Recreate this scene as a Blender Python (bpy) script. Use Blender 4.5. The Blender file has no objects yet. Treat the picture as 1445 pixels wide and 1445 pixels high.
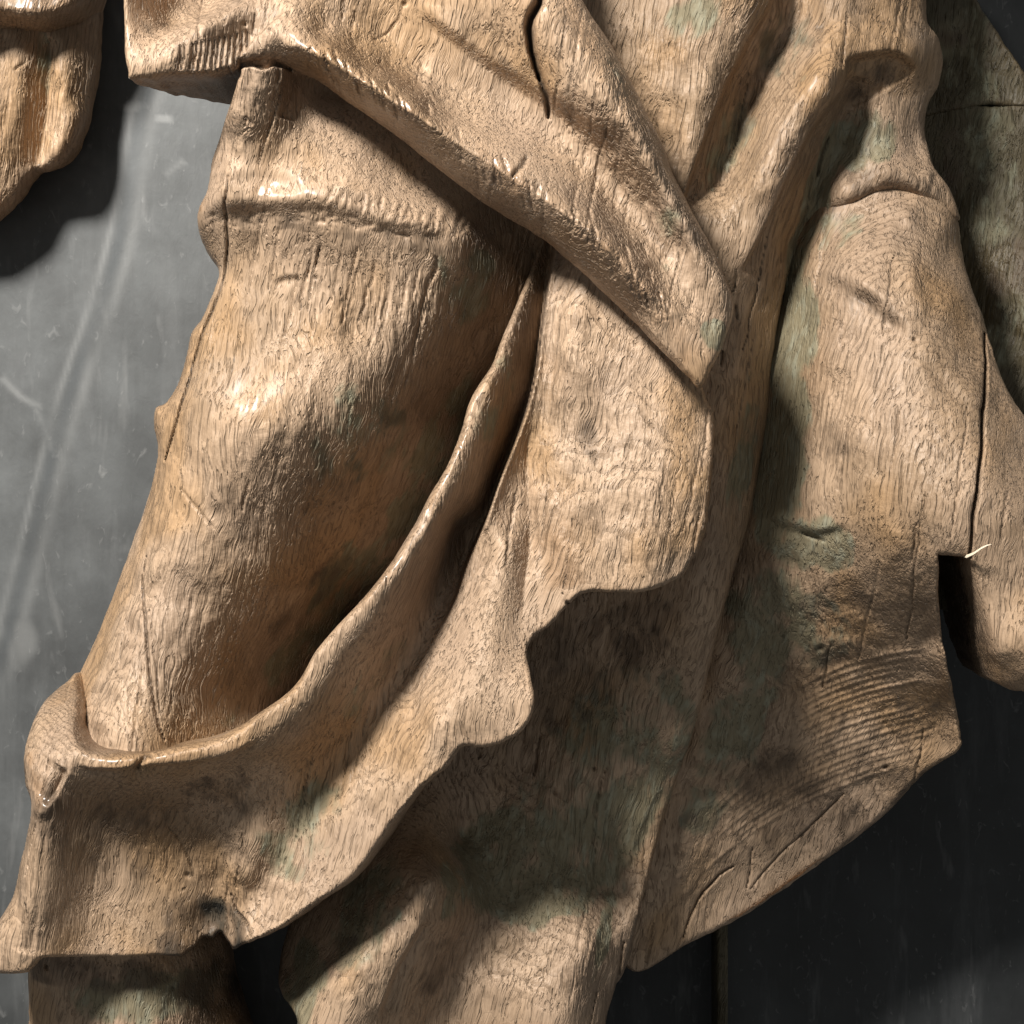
import bpy, math, random
import numpy as np

# ------------------------------------------------------------------ camera, world, lamp, exposure
scene = bpy.context.scene
PX = 0.001                     # one unit of the carving drawing = 1 mm
CAMD = 2600.0                  # camera distance from the wall, mm
CZ = 1.50                      # height of the camera above the floor, m
cam_d = bpy.data.cameras.new('camera')
cam_d.sensor_width = 36.0
cam_d.lens = 36.0 * CAMD / 1445.0
cam_d.clip_start = 0.05; cam_d.clip_end = 50.0
cam = bpy.data.objects.new('camera', cam_d)
scene.collection.objects.link(cam)
cam.location = (0.0, -CAMD * PX, CZ)
cam.rotation_euler = (math.radians(90), 0, 0)
scene.camera = cam

world = bpy.data.worlds.new('World')
scene.world = world
world.use_nodes = True
bgn = world.node_tree.nodes['Background']
bgn.inputs['Color'].default_value = (0.97, 0.98, 0.95, 1)
bgn.inputs['Strength'].default_value = 0.20

lamp_d = bpy.data.lights.new('gallery_spotlight', 'SPOT')
lamp_d.energy = 1640.0
lamp_d.color = (1.0, 0.955, 0.88)
lamp_d.shadow_soft_size = 0.36
lamp_d.spot_size = math.radians(33)
lamp_d.spot_blend = 0.35
lamp = bpy.data.objects.new('gallery_spotlight', lamp_d)
scene.collection.objects.link(lamp)
LU, LV, LH = -900.0, -1900.0, 2900.0
lamp.location = ((LU - 722.5) * PX, -LH * PX, CZ - (LV - 722.5) * PX)
from mathutils import Vector
aim = Vector((-0.28, -0.2, CZ + 0.06))
lamp.rotation_euler = (aim - lamp.location).to_track_quat('-Z', 'Y').to_euler()

scene.view_settings.view_transform = 'Standard'
scene.view_settings.look = 'None'
scene.view_settings.exposure = 0.0
scene.view_settings.gamma = 1.0
scene.render.engine = 'CYCLES'
scene.cycles.use_denoising = True
scene.cycles.adaptive_threshold = 0.02
scene.cycles.max_bounces = 6
scene.cycles.diffuse_bounces = 4

# ------------------------------------------------------------------ numeric helpers
rng = np.random.RandomState(7)
_perm = rng.permutation(4096).astype(np.int64)
_val = rng.rand(4096).astype(np.float32) * 2 - 1

def vnoise(x, y, z):
    """smooth value noise, -1..1"""
    xi = np.floor(x); yi = np.floor(y); zi = np.floor(z)
    fx = (x - xi).astype(np.float32); fy = (y - yi).astype(np.float32); fz = (z - zi).astype(np.float32)
    fx = fx * fx * (3 - 2 * fx); fy = fy * fy * (3 - 2 * fy); fz = fz * fz * (3 - 2 * fz)
    xi = xi.astype(np.int64); yi = yi.astype(np.int64); zi = zi.astype(np.int64)
    def h(a, b, c):
        return _val[_perm[(_perm[(_perm[a & 4095] + b) & 4095] + c) & 4095]]
    r = 0
    for dx in (0, 1):
        wx = fx if dx else 1 - fx
        for dy in (0, 1):
            wy = fy if dy else 1 - fy
            for dz in (0, 1):
                wz = fz if dz else 1 - fz
                r = r + wx * wy * wz * h(xi + dx, yi + dy, zi + dz)
    return r

def tps_fit(P, h, lam=2.0):
    n = len(P); c = P.mean(0); s = 500.0
    Q = (P - c) / s
    d2 = ((Q[:, None] - Q[None]) ** 2).sum(-1)
    K = 0.5 * d2 * np.log(d2 + 1e-12)
    K[np.arange(n), np.arange(n)] = lam * 1e-4
    T = np.hstack([np.ones((n, 1)), Q])
    A = np.zeros((n + 3, n + 3)); A[:n, :n] = K; A[:n, n:] = T; A[n:, :n] = T.T
    sol = np.linalg.solve(A, np.concatenate([h, np.zeros(3)]))
    return (Q.astype(np.float32), sol, c, s)

def tps_eval(f, X, Y):
    Q, sol, c, s = f
    x = ((X - c[0]) / s).astype(np.float32); y = ((Y - c[1]) / s).astype(np.float32)
    out = (sol[-3] + sol[-2] * x + sol[-1] * y).astype(np.float64)
    n = len(Q)
    for a in range(0, len(x), 20000):
        xa = x[a:a + 20000]; ya = y[a:a + 20000]
        d2 = (xa[:, None] - Q[None, :, 0]) ** 2 + (ya[:, None] - Q[None, :, 1]) ** 2
        out[a:a + 20000] += (0.5 * d2 * np.log(d2 + 1e-12)) @ sol[:n]
    return out

def bilin(G, x0, y0, st, X, Y):
    """smooth (cubic) lookup of a coarse grid"""
    gx = np.clip((X - x0) / st, 1, G.shape[1] - 3.001); gy = np.clip((Y - y0) / st, 1, G.shape[0] - 3.001)
    ix = gx.astype(int); iy = gy.astype(int); fx = gx - ix; fy = gy - iy
    def w(t):
        return (-0.5 * t**3 + t**2 - 0.5 * t, 1.5 * t**3 - 2.5 * t**2 + 1, -1.5 * t**3 + 2 * t**2 + 0.5 * t, 0.5 * t**3 - 0.5 * t**2)
    wx = w(fx); wy = w(fy); r = 0
    for j in range(4):
        for i in range(4):
            r = r + wy[j] * wx[i] * G[iy + j - 1, ix + i - 1]
    return r

def catmull(P, n=5, closed=True):
    P = np.asarray(P, float)
    out = []
    m = len(P)
    for i in range(m if closed else m - 1):
        if closed:
            p0, p1, p2, p3 = P[i - 1], P[i], P[(i + 1) % m], P[(i + 2) % m]
        else:
            p0, p1, p2, p3 = P[max(i - 1, 0)], P[i], P[i + 1], P[min(i + 2, m - 1)]
        if np.hypot(*(p2 - p1)[:2]) < 1e-6:
            continue
        l1 = np.hypot(*(p2 - p1)[:2])
        t1 = (p2 - p0) * 0.5; t2 = (p3 - p1) * 0.5
        for tt in (t1, t2):
            L = np.hypot(*tt[:2])
            if L > l1: tt *= l1 / L
        for k in range(n):
            t = k / n
            out.append((2*t**3 - 3*t**2 + 1) * p1 + (t**3 - 2*t**2 + t) * t1 + (-2*t**3 + 3*t**2) * p2 + (t**3 - t**2) * t2)
    if not closed: out.append(P[-1])
    return np.array(out)

def seg_dist(X, Y, P, closed):
    """distance, nearest point, signed side, parameter (index) to a polyline"""
    n = len(X)
    best = np.full(n, 1e18); bx = np.zeros(n); by = np.zeros(n); side = np.zeros(n); par = np.zeros(n)
    m = len(P)
    for i in range(m if closed else m - 1):
        a = P[i]; b = P[(i + 1) % m]
        dx, dy = b[0] - a[0], b[1] - a[1]
        L2 = dx * dx + dy * dy + 1e-12
        t = np.clip(((X - a[0]) * dx + (Y - a[1]) * dy) / L2, 0, 1)
        qx = a[0] + t * dx; qy = a[1] + t * dy
        d = (X - qx) ** 2 + (Y - qy) ** 2
        w = d < best
        best[w] = d[w]; bx[w] = qx[w]; by[w] = qy[w]; par[w] = i + t[w]
        side[w] = (dx * (Y - a[1]) - dy * (X - a[0]))[w]
    return np.sqrt(best), bx, by, np.sign(side), par

def smooth(t):
    t = np.clip(t, 0, 1); return t * t * (3 - 2 * t)

def unproj(u, v, h):
    k = (CAMD - h) / CAMD
    return (u - 722.5) * k, (v - 722.5) * k

# ------------------------------------------------------------------ materials
def nn(nt, typ, **kw):
    n = nt.nodes.new(typ)
    for k, v in kw.items():
        if k in n.inputs: n.inputs[k].default_value = v
        else: setattr(n, k, v)
    return n

def math_n(nt, op, a, b=None, clamp=False):
    n = nt.nodes.new('ShaderNodeMath'); n.operation = op; n.use_clamp = clamp
    for i, q in enumerate((a, b)):
        if q is None: continue
        if isinstance(q, (int, float)): n.inputs[i].default_value = q
        else: nt.links.new(q, n.inputs[i])
    return n.outputs[0]

def ramp(nt, src, stops):
    n = nt.nodes.new('ShaderNodeValToRGB')
    el = n.color_ramp.elements
    while len(el) > 1: el.remove(el[-1])
    el[0].position = stops[0][0]; el[0].color = (*stops[0][1], 1) if isinstance(stops[0][1], tuple) else (stops[0][1],) * 3 + (1,)
    for p, c in stops[1:]:
        e = el.new(p); e.color = (*c, 1) if isinstance(c, tuple) else (c,) * 3 + (1,)
    nt.links.new(src, n.inputs[0])
    return n.outputs[0]

def mix(nt, fac, a, b, blend='MIX'):
    n = nt.nodes.new('ShaderNodeMix'); n.data_type = 'RGBA'; n.blend_type = blend
    for i, q in ((0, fac), (6, a), (7, b)):
        if isinstance(q, (int, float)): n.inputs[i].default_value = q
        elif isinstance(q, tuple): n.inputs[i].default_value = (*q, 1)
        else: nt.links.new(q, n.inputs[i])
    return n.outputs[2]

def noise(nt, vec, scale, detail=3, rough=0.55, dist=0.0):
    n = nn(nt, 'ShaderNodeTexNoise', Scale=scale, Detail=detail, Roughness=rough, Distortion=dist)
    nt.links.new(vec, n.inputs['Vector'])
    return n.outputs[0]

def mapping(nt, vec, scale=(1, 1, 1), rot=(0, 0, 0), loc=(0, 0, 0)):
    n = nn(nt, 'ShaderNodeMapping')
    n.inputs['Scale'].default_value = scale; n.inputs['Rotation'].default_value = rot; n.inputs['Location'].default_value = loc
    nt.links.new(vec, n.inputs['Vector'])
    return n.outputs[0]

def attr(nt, name):
    n = nt.nodes.new('ShaderNodeAttribute'); n.attribute_name = name
    return n.outputs['Fac']

def wood_material(name, light=(0.450, 0.318, 0.216), mid=(0.305, 0.208, 0.130), dark=(0.13, 0.082, 0.048), rough=0.53):
    m = bpy.data.materials.new(name); m.use_nodes = True
    nt = m.node_tree; nt.nodes.clear()
    out = nt.nodes.new('ShaderNodeOutputMaterial')
    bs = nt.nodes.new('ShaderNodeBsdfPrincipled')
    nt.links.new(bs.outputs[0], out.inputs[0])
    ga = nt.nodes.new('ShaderNodeAttribute'); ga.attribute_name = 'grain'      # solid wood coordinates, z along the fibres
    g = ga.outputs['Vector']
    # growth rings round a pith behind the figure
    wv = nn(nt, 'ShaderNodeTexWave', Scale=52.0, Distortion=2.6, Detail=3.0)
    wv.wave_type = 'RINGS'; wv.rings_direction = 'Z'; wv.wave_profile = 'SAW'
    wv.inputs['Detail Scale'].default_value = 1.1
    nt.links.new(mapping(nt, g, loc=(-0.22, -0.28, 0)), wv.inputs['Vector'])
    ring = wv.outputs['Fac']
    big = attr(nt, 'm_big'); hue = attr(nt, 'm_hue'); blot = attr(nt, 'm_blot')
    ringmask = ramp(nt, attr(nt, 'm_ring'), [(0.36, 0.25), (0.56, 1.0)])
    pmask = ramp(nt, attr(nt, 'm_pore'), [(0.34, 0.12), (0.62, 1.0)])
    # pores: dents stretched along the grain; long open fibres; finer fibres
    pores = ramp(nt, noise(nt, mapping(nt, g, scale=(1, 1, 0.15)), 255.0, 1, 0.6, 0.5), [(0.56, 0.0), (0.64, 1.0)])
    longf = ramp(nt, noise(nt, mapping(nt, g, scale=(1, 1, 0.035)), 280.0, 2, 0.6, 0.2), [(0.55, 0.0), (0.68, 1.0)])
    fine = noise(nt, mapping(nt, g, scale=(1, 1, 0.06)), 640.0, 1, 0.6)
    pits = noise(nt, mapping(nt, g, scale=(1, 1, 0.35)), 90.0, 2, 0.6)
    poresm = math_n(nt, 'MULTIPLY', pores, pmask)
    longm = math_n(nt, 'MULTIPLY', longf, ramp(nt, attr(nt, 'm_pore'), [(0.40, 1.0), (0.60, 0.15)]))
    h = math_n(nt, 'MULTIPLY', ring, math_n(nt, 'MULTIPLY', ringmask, 2.5))
    h = math_n(nt, 'SUBTRACT', h, math_n(nt, 'MULTIPLY', poresm, 0.8))
    h = math_n(nt, 'SUBTRACT', h, math_n(nt, 'MULTIPLY', longm, 1.1))
    h = math_n(nt, 'ADD', h, math_n(nt, 'MULTIPLY', fine, 0.45))
    h = math_n(nt, 'ADD', h, math_n(nt, 'MULTIPLY', pits, 0.5))
    bp = nn(nt, 'ShaderNodeBump', Strength=1.0, Distance=0.0020)
    nt.links.new(h, bp.inputs['Height'])
    nt.links.new(bp.outputs[0], bs.inputs['Normal'])
    # colour
    c = ramp(nt, big, [(0.30, mid), (0.52, light), (0.72, tuple(0.7 * a + 0.3 * b for a, b in zip(light, mid)))])
    c = mix(nt, ramp(nt, hue, [(0.52, 0.0), (0.72, 0.6)]), c, tuple(q * 0.82 for q in (light[0] * 0.98, light[1] * 1.0, light[2] * 1.06)))   # greyed
    c = mix(nt, ramp(nt, hue, [(0.26, 0.7), (0.44, 0.0)]), c, (light[0] * 0.86, light[1] * 0.75, light[2] * 0.56))                            # honey
    c = mix(nt, math_n(nt, 'MULTIPLY', ramp(nt, ring, [(0.62, 0.0), (0.95, 1.0)]), math_n(nt, 'MULTIPLY', ringmask, 0.45)), c, dark)
    c = mix(nt, math_n(nt, 'MULTIPLY', poresm, 0.38), c, dark)
    c = mix(nt, math_n(nt, 'MULTIPLY', longm, 0.28), c, tuple(0.7 * q for q in dark))
    c = mix(nt, ramp(nt, fine, [(0.35, 0.28), (0.6, 0.0)]), c, dark)
    # polished crests
    worn = attr(nt, 'worn')
    wornn = math_n(nt, 'MULTIPLY', worn, ramp(nt, blot, [(0.35, 0.25), (0.6, 1.0)]))
    c = mix(nt, math_n(nt, 'MULTIPLY', wornn, 0.55), c, (0.30, 0.175, 0.09))
    # grey-green bloom, then dark tone: old stains and shade put into the colour
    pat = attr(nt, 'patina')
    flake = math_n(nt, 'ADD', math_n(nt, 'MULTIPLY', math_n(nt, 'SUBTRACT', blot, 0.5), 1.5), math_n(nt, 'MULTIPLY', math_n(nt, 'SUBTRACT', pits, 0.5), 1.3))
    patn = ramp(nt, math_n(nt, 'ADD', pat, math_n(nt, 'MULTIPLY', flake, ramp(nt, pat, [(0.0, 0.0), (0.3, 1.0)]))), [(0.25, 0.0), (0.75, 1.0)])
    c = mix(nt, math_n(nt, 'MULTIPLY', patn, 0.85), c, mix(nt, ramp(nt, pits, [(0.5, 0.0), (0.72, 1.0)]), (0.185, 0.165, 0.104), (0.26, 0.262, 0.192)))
    sta = attr(nt, 'stain_shade')
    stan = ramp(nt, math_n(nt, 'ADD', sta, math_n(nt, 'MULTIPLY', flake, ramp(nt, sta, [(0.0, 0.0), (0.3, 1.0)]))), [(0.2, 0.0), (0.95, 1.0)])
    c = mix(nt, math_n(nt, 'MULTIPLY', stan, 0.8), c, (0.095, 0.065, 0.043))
    c = mix(nt, math_n(nt, 'MULTIPLY', math_n(nt, 'SUBTRACT', math_n(nt, 'ADD', sta, math_n(nt, 'MULTIPLY', flake, 0.45)), 1.02), 2.6, True), c, (0.02, 0.018, 0.014))   # charred, decayed wood
    crk = attr(nt, 'crack')
    c = mix(nt, crk, c, (0.03, 0.018, 0.01))
    nt.links.new(c, bs.inputs['Base Color'])
    r = math_n(nt, 'ADD', rough - 0.13, math_n(nt, 'MULTIPLY', blot, 0.32))
    r = math_n(nt, 'SUBTRACT', r, math_n(nt, 'MULTIPLY', wornn, 0.14))
    r = math_n(nt, 'ADD', r, math_n(nt, 'MULTIPLY', patn, 0.12))
    nt.links.new(r, bs.inputs['Roughness'])
    bs.inputs['Specular IOR Level'].default_value = 0.36
    nt.links.new(math_n(nt, 'ADD', 0.03, math_n(nt, 'MULTIPLY', wornn, 0.95)), bs.inputs['Coat Weight'])
    bs.inputs['Coat Roughness'].default_value = 0.24
    return m

def fbm(x, y, z, o=3):
    a = 0; w = 1.0; t = 0
    for k in range(o):
        a = a + w * vnoise(x * 2 ** k + 17.3 * k, y * 2 ** k + 5.1 * k, z * 2 ** k); t += w; w *= 0.55
    return 0.5 + 0.62 * a / t

def wood_attrs(V):
    """solid wood coordinates and broad masks at each vertex (V in metres)"""
    x, y, z = V[:, 0] + 5, V[:, 1] + 5, V[:, 2] + 5
    wx = 0.022 * vnoise(x * 5, y * 5, z * 3) + 0.008 * vnoise(x * 14, y * 14, z * 9)
    wy = 0.022 * vnoise(x * 5 + 40, y * 5, z * 3) + 0.008 * vnoise(x * 14 + 40, y * 14, z * 9)
    wx = wx + 0.0044 * vnoise(x * 42, y * 42, z * 32) + 0.0016 * vnoise(x * 95, y * 95, z * 70)
    wy = wy + 0.0044 * vnoise(x * 42 + 9, y * 42, z * 32)
    X = V[:, 0] + wx; Y = V[:, 1] + wy; Z = V[:, 2]
    a = math.radians(10); X, Z = X * math.cos(a) - Z * math.sin(a), X * math.sin(a) + Z * math.cos(a)
    b = math.radians(7); Y, Z = Y * math.cos(b) + Z * math.sin(b), -Y * math.sin(b) + Z * math.cos(b)
    g = np.stack([X, Y, Z], 1)
    return g, {'m_big': fbm(x * 5, y * 5, z * 4), 'm_hue': fbm(x * 9 + 7, y * 9, z * 7), 'm_blot': fbm(x * 34, y * 34, z * 26, 3),
               'm_ring': fbm(x * 6 + 30, y * 6, z * 6, 2), 'm_pore': fbm(x * 8 + 60, y * 8, z * 6, 3)}

def wall_material(name, base):
    m = bpy.data.materials.new(name); m.use_nodes = True
    nt = m.node_tree; bs = nt.nodes['Principled BSDF']
    tc = nt.nodes.new('ShaderNodeTexCoord').outputs['Object']
    cl = noise(nt, tc, 3.2, 5, 0.6)
    d = tuple(q * 0.5 for q in base); l = tuple(q * 1.45 for q in base)
    c = ramp(nt, cl, [(0.32, d), (0.5, base), (0.68, l)])
    c = mix(nt, ramp(nt, noise(nt, mapping(nt, tc, loc=(4, 2, 9)), 10.0, 5, 0.65), [(0.40, 0.45), (0.60, 0.0)]), c, tuple(q * 0.45 for q in base))
    # brushed smears running down and leaning
    sm = noise(nt, mapping(nt, tc, scale=(1, 1, 0.16), rot=(0, math.radians(-9), 0)), 16.0, 5, 0.65)
    c = mix(nt, ramp(nt, sm, [(0.52, 0.0), (0.75, 0.22)]), c, (0.20, 0.205, 0.21))
    c = mix(nt, ramp(nt, sm, [(0.28, 0.4), (0.44, 0.0)]), c, tuple(q * 0.45 for q in base))
    # pale specks and short scuffs
    sp = noise(nt, mapping(nt, tc, scale=(1, 1, 0.6)), 75.0, 3, 0.6, 0.8)
    c = mix(nt, ramp(nt, sp, [(0.62, 0.0), (0.78, 0.22)]), c, (0.34, 0.34, 0.34))
    sc = noise(nt, mapping(nt, tc, scale=(1, 1, 0.22), rot=(0, math.radians(55), 0)), 30.0, 3, 0.6, 0.4)
    c = mix(nt, ramp(nt, sc, [(0.60, 0.0), (0.76, 0.16)]), c, (0.32, 0.32, 0.32))
    # runs of old paint: attributes painted along the run lines
    c = mix(nt, math_n(nt, 'MULTIPLY', attr(nt, 'pale'), 0.8), c, (0.33, 0.335, 0.335))
    c = mix(nt, math_n(nt, 'MULTIPLY', attr(nt, 'stain_shade'), 0.8), c, (0.045, 0.052, 0.058))
    nt.links.new(c, bs.inputs['Base Color'])
    nt.links.new(math_n(nt, 'ADD', 0.42, math_n(nt, 'MULTIPLY', sm, 0.3)), bs.inputs['Roughness'])
    bs.inputs['Metallic'].default_value = 0.1
    bp = nn(nt, 'ShaderNodeBump', Strength=0.35, Distance=0.002)
    nt.links.new(math_n(nt, 'ADD', sm, math_n(nt, 'MULTIPLY', sp, 0.4)), bp.inputs['Height'])
    nt.links.new(bp.outputs[0], bs.inputs['Normal'])
    return m

WOOD = wood_material('weathered_oak')
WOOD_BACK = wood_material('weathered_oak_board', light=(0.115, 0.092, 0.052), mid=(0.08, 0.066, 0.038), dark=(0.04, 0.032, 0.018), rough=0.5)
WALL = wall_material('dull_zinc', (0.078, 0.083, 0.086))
WALL_SHADED = wall_material('dull_zinc_shaded', (0.022, 0.024, 0.0255))  # same zinc, darkened so its colour carries the shade on the right

# ------------------------------------------------------------------ the carving: outline + feature curves -> solid shell
def mesh_object(name, verts, quads, ngons, attrs, mat, parent):
    me = bpy.data.meshes.new(name)
    nl = len(quads) * 4 + sum(len(g) for g in ngons)
    me.vertices.add(len(verts)); me.vertices.foreach_set('co', verts.astype(np.float32).ravel())
    me.loops.add(nl); me.polygons.add(len(quads) + len(ngons))
    loops = np.concatenate([quads.ravel()] + [np.asarray(g) for g in ngons]).astype(np.int32)
    me.loops.foreach_set('vertex_index', loops)
    sizes = [4] * len(quads) + [len(g) for g in ngons]
    starts = np.concatenate([[0], np.cumsum(sizes)[:-1]]).astype(np.int32)
    me.polygons.foreach_set('loop_start', starts)
    me.polygons.foreach_set('use_smooth', np.ones(len(sizes), dtype=bool))
    for k, a in attrs.items():
        at = me.attributes.new(k, 'FLOAT', 'POINT'); at.data.foreach_set('value', a.astype(np.float32))
    if 'worn' in attrs:
        g, extra = wood_attrs(verts)
        at = me.attributes.new('grain', 'FLOAT_VECTOR', 'POINT'); at.data.foreach_set('vector', g.astype(np.float32).ravel())
        for k, a in extra.items():
            at = me.attributes.new(k, 'FLOAT', 'POINT'); at.data.foreach_set('value', a.astype(np.float32))
    me.update(calc_edges=True); me.validate()
    me.materials.append(mat)
    o = bpy.data.objects.new(name, me)
    scene.collection.objects.link(o); o.parent = parent
    return o

def resample(curve, step=17.0):
    out = []
    for a, b in zip(curve[:-1], curve[1:]):
        a = np.array(a, float); b = np.array(b, float)
        n = max(1, int(np.hypot(*(b - a)[:2]) / step))
        for k in range(n): out.append(a + (b - a) * k / n)
    out.append(np.array(curve[-1], float))
    return out

def offset_curve(curve, d):
    c = np.array(curve, float); t = np.gradient(c[:, :2], axis=0); t /= np.linalg.norm(t, axis=1)[:, None]
    c[:, 0] += -t[:, 1] * d; c[:, 1] += t[:, 0] * d
    return [tuple(q) for q in c]

def carve(name, parent, outline, curves, strokes=(), cracks=(), holes=(), patina=(), stain_shade=(), worn=(), rim=18.0,
          hair=0, back=120.0, thick=None, inset=10.0, step=2.0, lump=1.0, ragged=1.2, mat=None, seed=0):
    """outline: (u, v[, rim radius]); curves: lists of (u, v, h); heights are mm in front of the wall."""
    pts = []
    for c in curves:
        pts += resample(c) if len(c) > 1 else [np.array(c[0], float)]
    pts = np.array(pts)
    # drop near-duplicates
    keep = []
    for i, p in enumerate(pts):
        if all(np.hypot(*(p - pts[j])[:2]) > 7 for j in keep): keep.append(i)
    pts = pts[keep]
    fi = tps_fit(pts[:, :2], pts[:, 2])
    wx, wy = unproj(pts[:, 0], pts[:, 1], pts[:, 2])
    fw = tps_fit(np.stack([wx, wy], 1), pts[:, 2])
    def to_world(poly):
        poly = np.asarray(poly, float)
        h = tps_eval(fi, poly[:, 0], poly[:, 1])
        x, y = unproj(poly[:, 0], poly[:, 1], h)
        return np.stack([x, y], 1)
    ol = np.array([(p[0], p[1], p[2] if len(p) > 2 else rim, p[3] if len(p) > 3 else (thick or 0), p[4] if len(p) > 4 else inset) for p in outline], float)
    ol = catmull(ol, 6, True)
    # slight raggedness of the carved edge
    ax = np.cumsum(np.hypot(*(np.roll(ol[:, :2], -1, 0) - ol[:, :2]).T)) / 22.0
    rg = ragged * np.where(ol[:, 2] < 8, 1.5, 0.6)
    ol[:, 0] += rg * vnoise(ax, ax * 0 + seed, ax * 0 + 0.5); ol[:, 1] += rg * vnoise(ax, ax * 0 + seed + 5, ax * 0 + 0.5)
    ol[:, 0] += 0.7 * rg * vnoise(ax * 3.1, ax * 0 + seed, ax * 0 + 7.5); ol[:, 1] += 0.7 * rg * vnoise(ax * 3.1, ax * 0 + seed + 5, ax * 0 + 7.5)
    rads = np.maximum(ol[:, 2], 0.5)
    P = to_world(ol[:, :2])
    x0, y0 = P.min(0) - 12; x1, y1 = P.max(0) + 12
    nx = int((x1 - x0) / step) + 1; ny = int((y1 - y0) / step) + 1
    gx = x0 + np.arange(nx) * step; gy = y0 + np.arange(ny) * step
    # inside test by scan lines
    inside = np.zeros((ny, nx), bool)
    Pa = P; Pb = np.roll(P, -1, 0)
    for j, y in enumerate(gy):
        w = (Pa[:, 1] <= y) != (Pb[:, 1] <= y)
        if not w.any(): continue
        xs = np.sort(Pa[w, 0] + (y - Pa[w, 1]) / (Pb[w, 1] - Pa[w, 1]) * (Pb[w, 0] - Pa[w, 0]))
        inside[j] = (np.searchsorted(xs, gx) % 2) == 1
    cell = inside[:-1, :-1] & inside[1:, :-1] & inside[:-1, 1:] & inside[1:, 1:]
    used = np.zeros((ny, nx), bool)
    used[:-1, :-1] |= cell; used[1:, :-1] |= cell; used[:-1, 1:] |= cell; used[1:, 1:] |= cell
    full = np.zeros((ny, nx), int)
    full[:-1, :-1] += cell; full[1:, :-1] += cell; full[:-1, 1:] += cell; full[1:, 1:] += cell
    jj, ii = np.nonzero(used)
    X = gx[ii].copy(); Y = gy[jj].copy()
    bnd = full[jj, ii] < 4
    idx = -np.ones((ny, nx), int); idx[jj, ii] = np.arange(len(X))
    # distance to outline: coarse, then exact near it
    cs = 10.0
    cgx = np.arange(x0 - 2 * cs, x1 + 3 * cs, cs); cgy = np.arange(y0 - 2 * cs, y1 + 3 * cs, cs)
    CX, CY = np.meshgrid(cgx, cgy)
    cd = seg_dist(CX.ravel(), CY.ravel(), P, True)[0].reshape(CX.shape)
    D = bilin(cd, cgx[0], cgy[0], cs, X, Y)
    near = D < min(rads.max() + 14, 60)
    near |= bnd
    d, bx, by, _, par = seg_dist(X[near], Y[near], P, True)
    D[near] = d
    R = np.full(len(X), rads.max())
    pi = par.astype(int) % len(P); pf = par - par.astype(int)
    R[near] = rads[pi] * (1 - pf) + rads[(pi + 1) % len(P)] * pf
    bsel = bnd[near]
    nb = np.nonzero(near)[0][bsel]
    X[nb] = bx[bsel]; Y[nb] = by[bsel]; D[nb] = 0
    TH = np.zeros(len(X)); IN = np.zeros(len(X))
    TH[near] = ol[pi, 3] * (1 - pf) + ol[(pi + 1) % len(P), 3] * pf
    IN[near] = ol[pi, 4] * (1 - pf) + ol[(pi + 1) % len(P), 4] * pf
    # base heights (thin plate through the feature curves), evaluated coarse and interpolated
    cs2 = 6.0
    hgx = np.arange(x0 - 2 * cs2, x1 + 3 * cs2, cs2); hgy = np.arange(y0 - 2 * cs2, y1 + 3 * cs2, cs2)
    HX, HY = np.meshgrid(hgx, hgy)
    H = bilin(tps_eval(fw, HX.ravel(), HY.ravel()).reshape(HX.shape), hgx[0], hgy[0], cs2, X, Y)
    # creases, ridges and steps
    for s in strokes:
        line, al, wl, ar, wr = s[:5]; tap = s[5] if len(s) > 5 else 0.15
        L = catmull(to_world(catmull(line, 4, False)), 2, False)
        reach = 3.5 * max(wl, wr)
        sel = np.nonzero((X > L[:, 0].min() - reach) & (X < L[:, 0].max() + reach) & (Y > L[:, 1].min() - reach) & (Y < L[:, 1].max() + reach))[0]
        d, _, _, sd, par = seg_dist(X[sel], Y[sel], L, False)
        t = par / (len(L) - 1)
        tp = smooth(np.minimum(t, 1 - t) / tap) if tap > 0 else 1.0
        pw = s[7] if len(s) > 7 else 1.3
        left = al * np.exp(-(d / wl) ** pw); right = ar * np.exp(-(d / wr) ** pw)
        sg = d * sd
        bw = s[6] if len(s) > 6 else 3.5
        bl = smooth((sg + bw) / (2 * bw))
        H[sel] += tp * (left * (1 - bl) + right * bl)
    # uneven surface of the carving: broad lumps, tool facets, weathered fibres along the grain
    yv = -H
    H += lump * (3.2 * vnoise(X / 70 + seed, Y / 90, H / 80) + 1.5 * vnoise(X / 28, Y / 34 + seed, H / 30) + 0.7 * vnoise(X / 13, Y / 16, H / 14 + seed)
              + 1.7 * (0.3 - np.abs(vnoise((X + 0.3 * Y) / 30 + 3, Y / 52 + seed, H / 40))) + 0.6 * (0.3 - np.abs(vnoise((X + 0.3 * Y) / 15 + 8, Y / 30 + seed, H / 22))))
    ga = X + 0.17 * Y
    fib = vnoise(ga / 5.0, H / 6.0, Y / 60.0 + seed)
    amp = 0.5 + 0.5 * smooth(0.5 + 1.2 * vnoise(X / 120, Y / 120, H / 90 + 9 + seed))
    H -= lump * 1.5 * amp * np.maximum(fib - 0.25, 0) * 1.6
    fib2 = vnoise(ga / 3.4 + 50, H / 5.0, Y / 24.0)
    H -= lump * 0.9 * amp * np.maximum(fib2 - 0.2, 0)
    # cracks and worm holes
    CR = np.zeros(len(X))
    cracks = list(cracks)
    hr = random.Random(900 + seed)
    olp = np.array([(p[0], p[1]) for p in outline], float)
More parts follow.
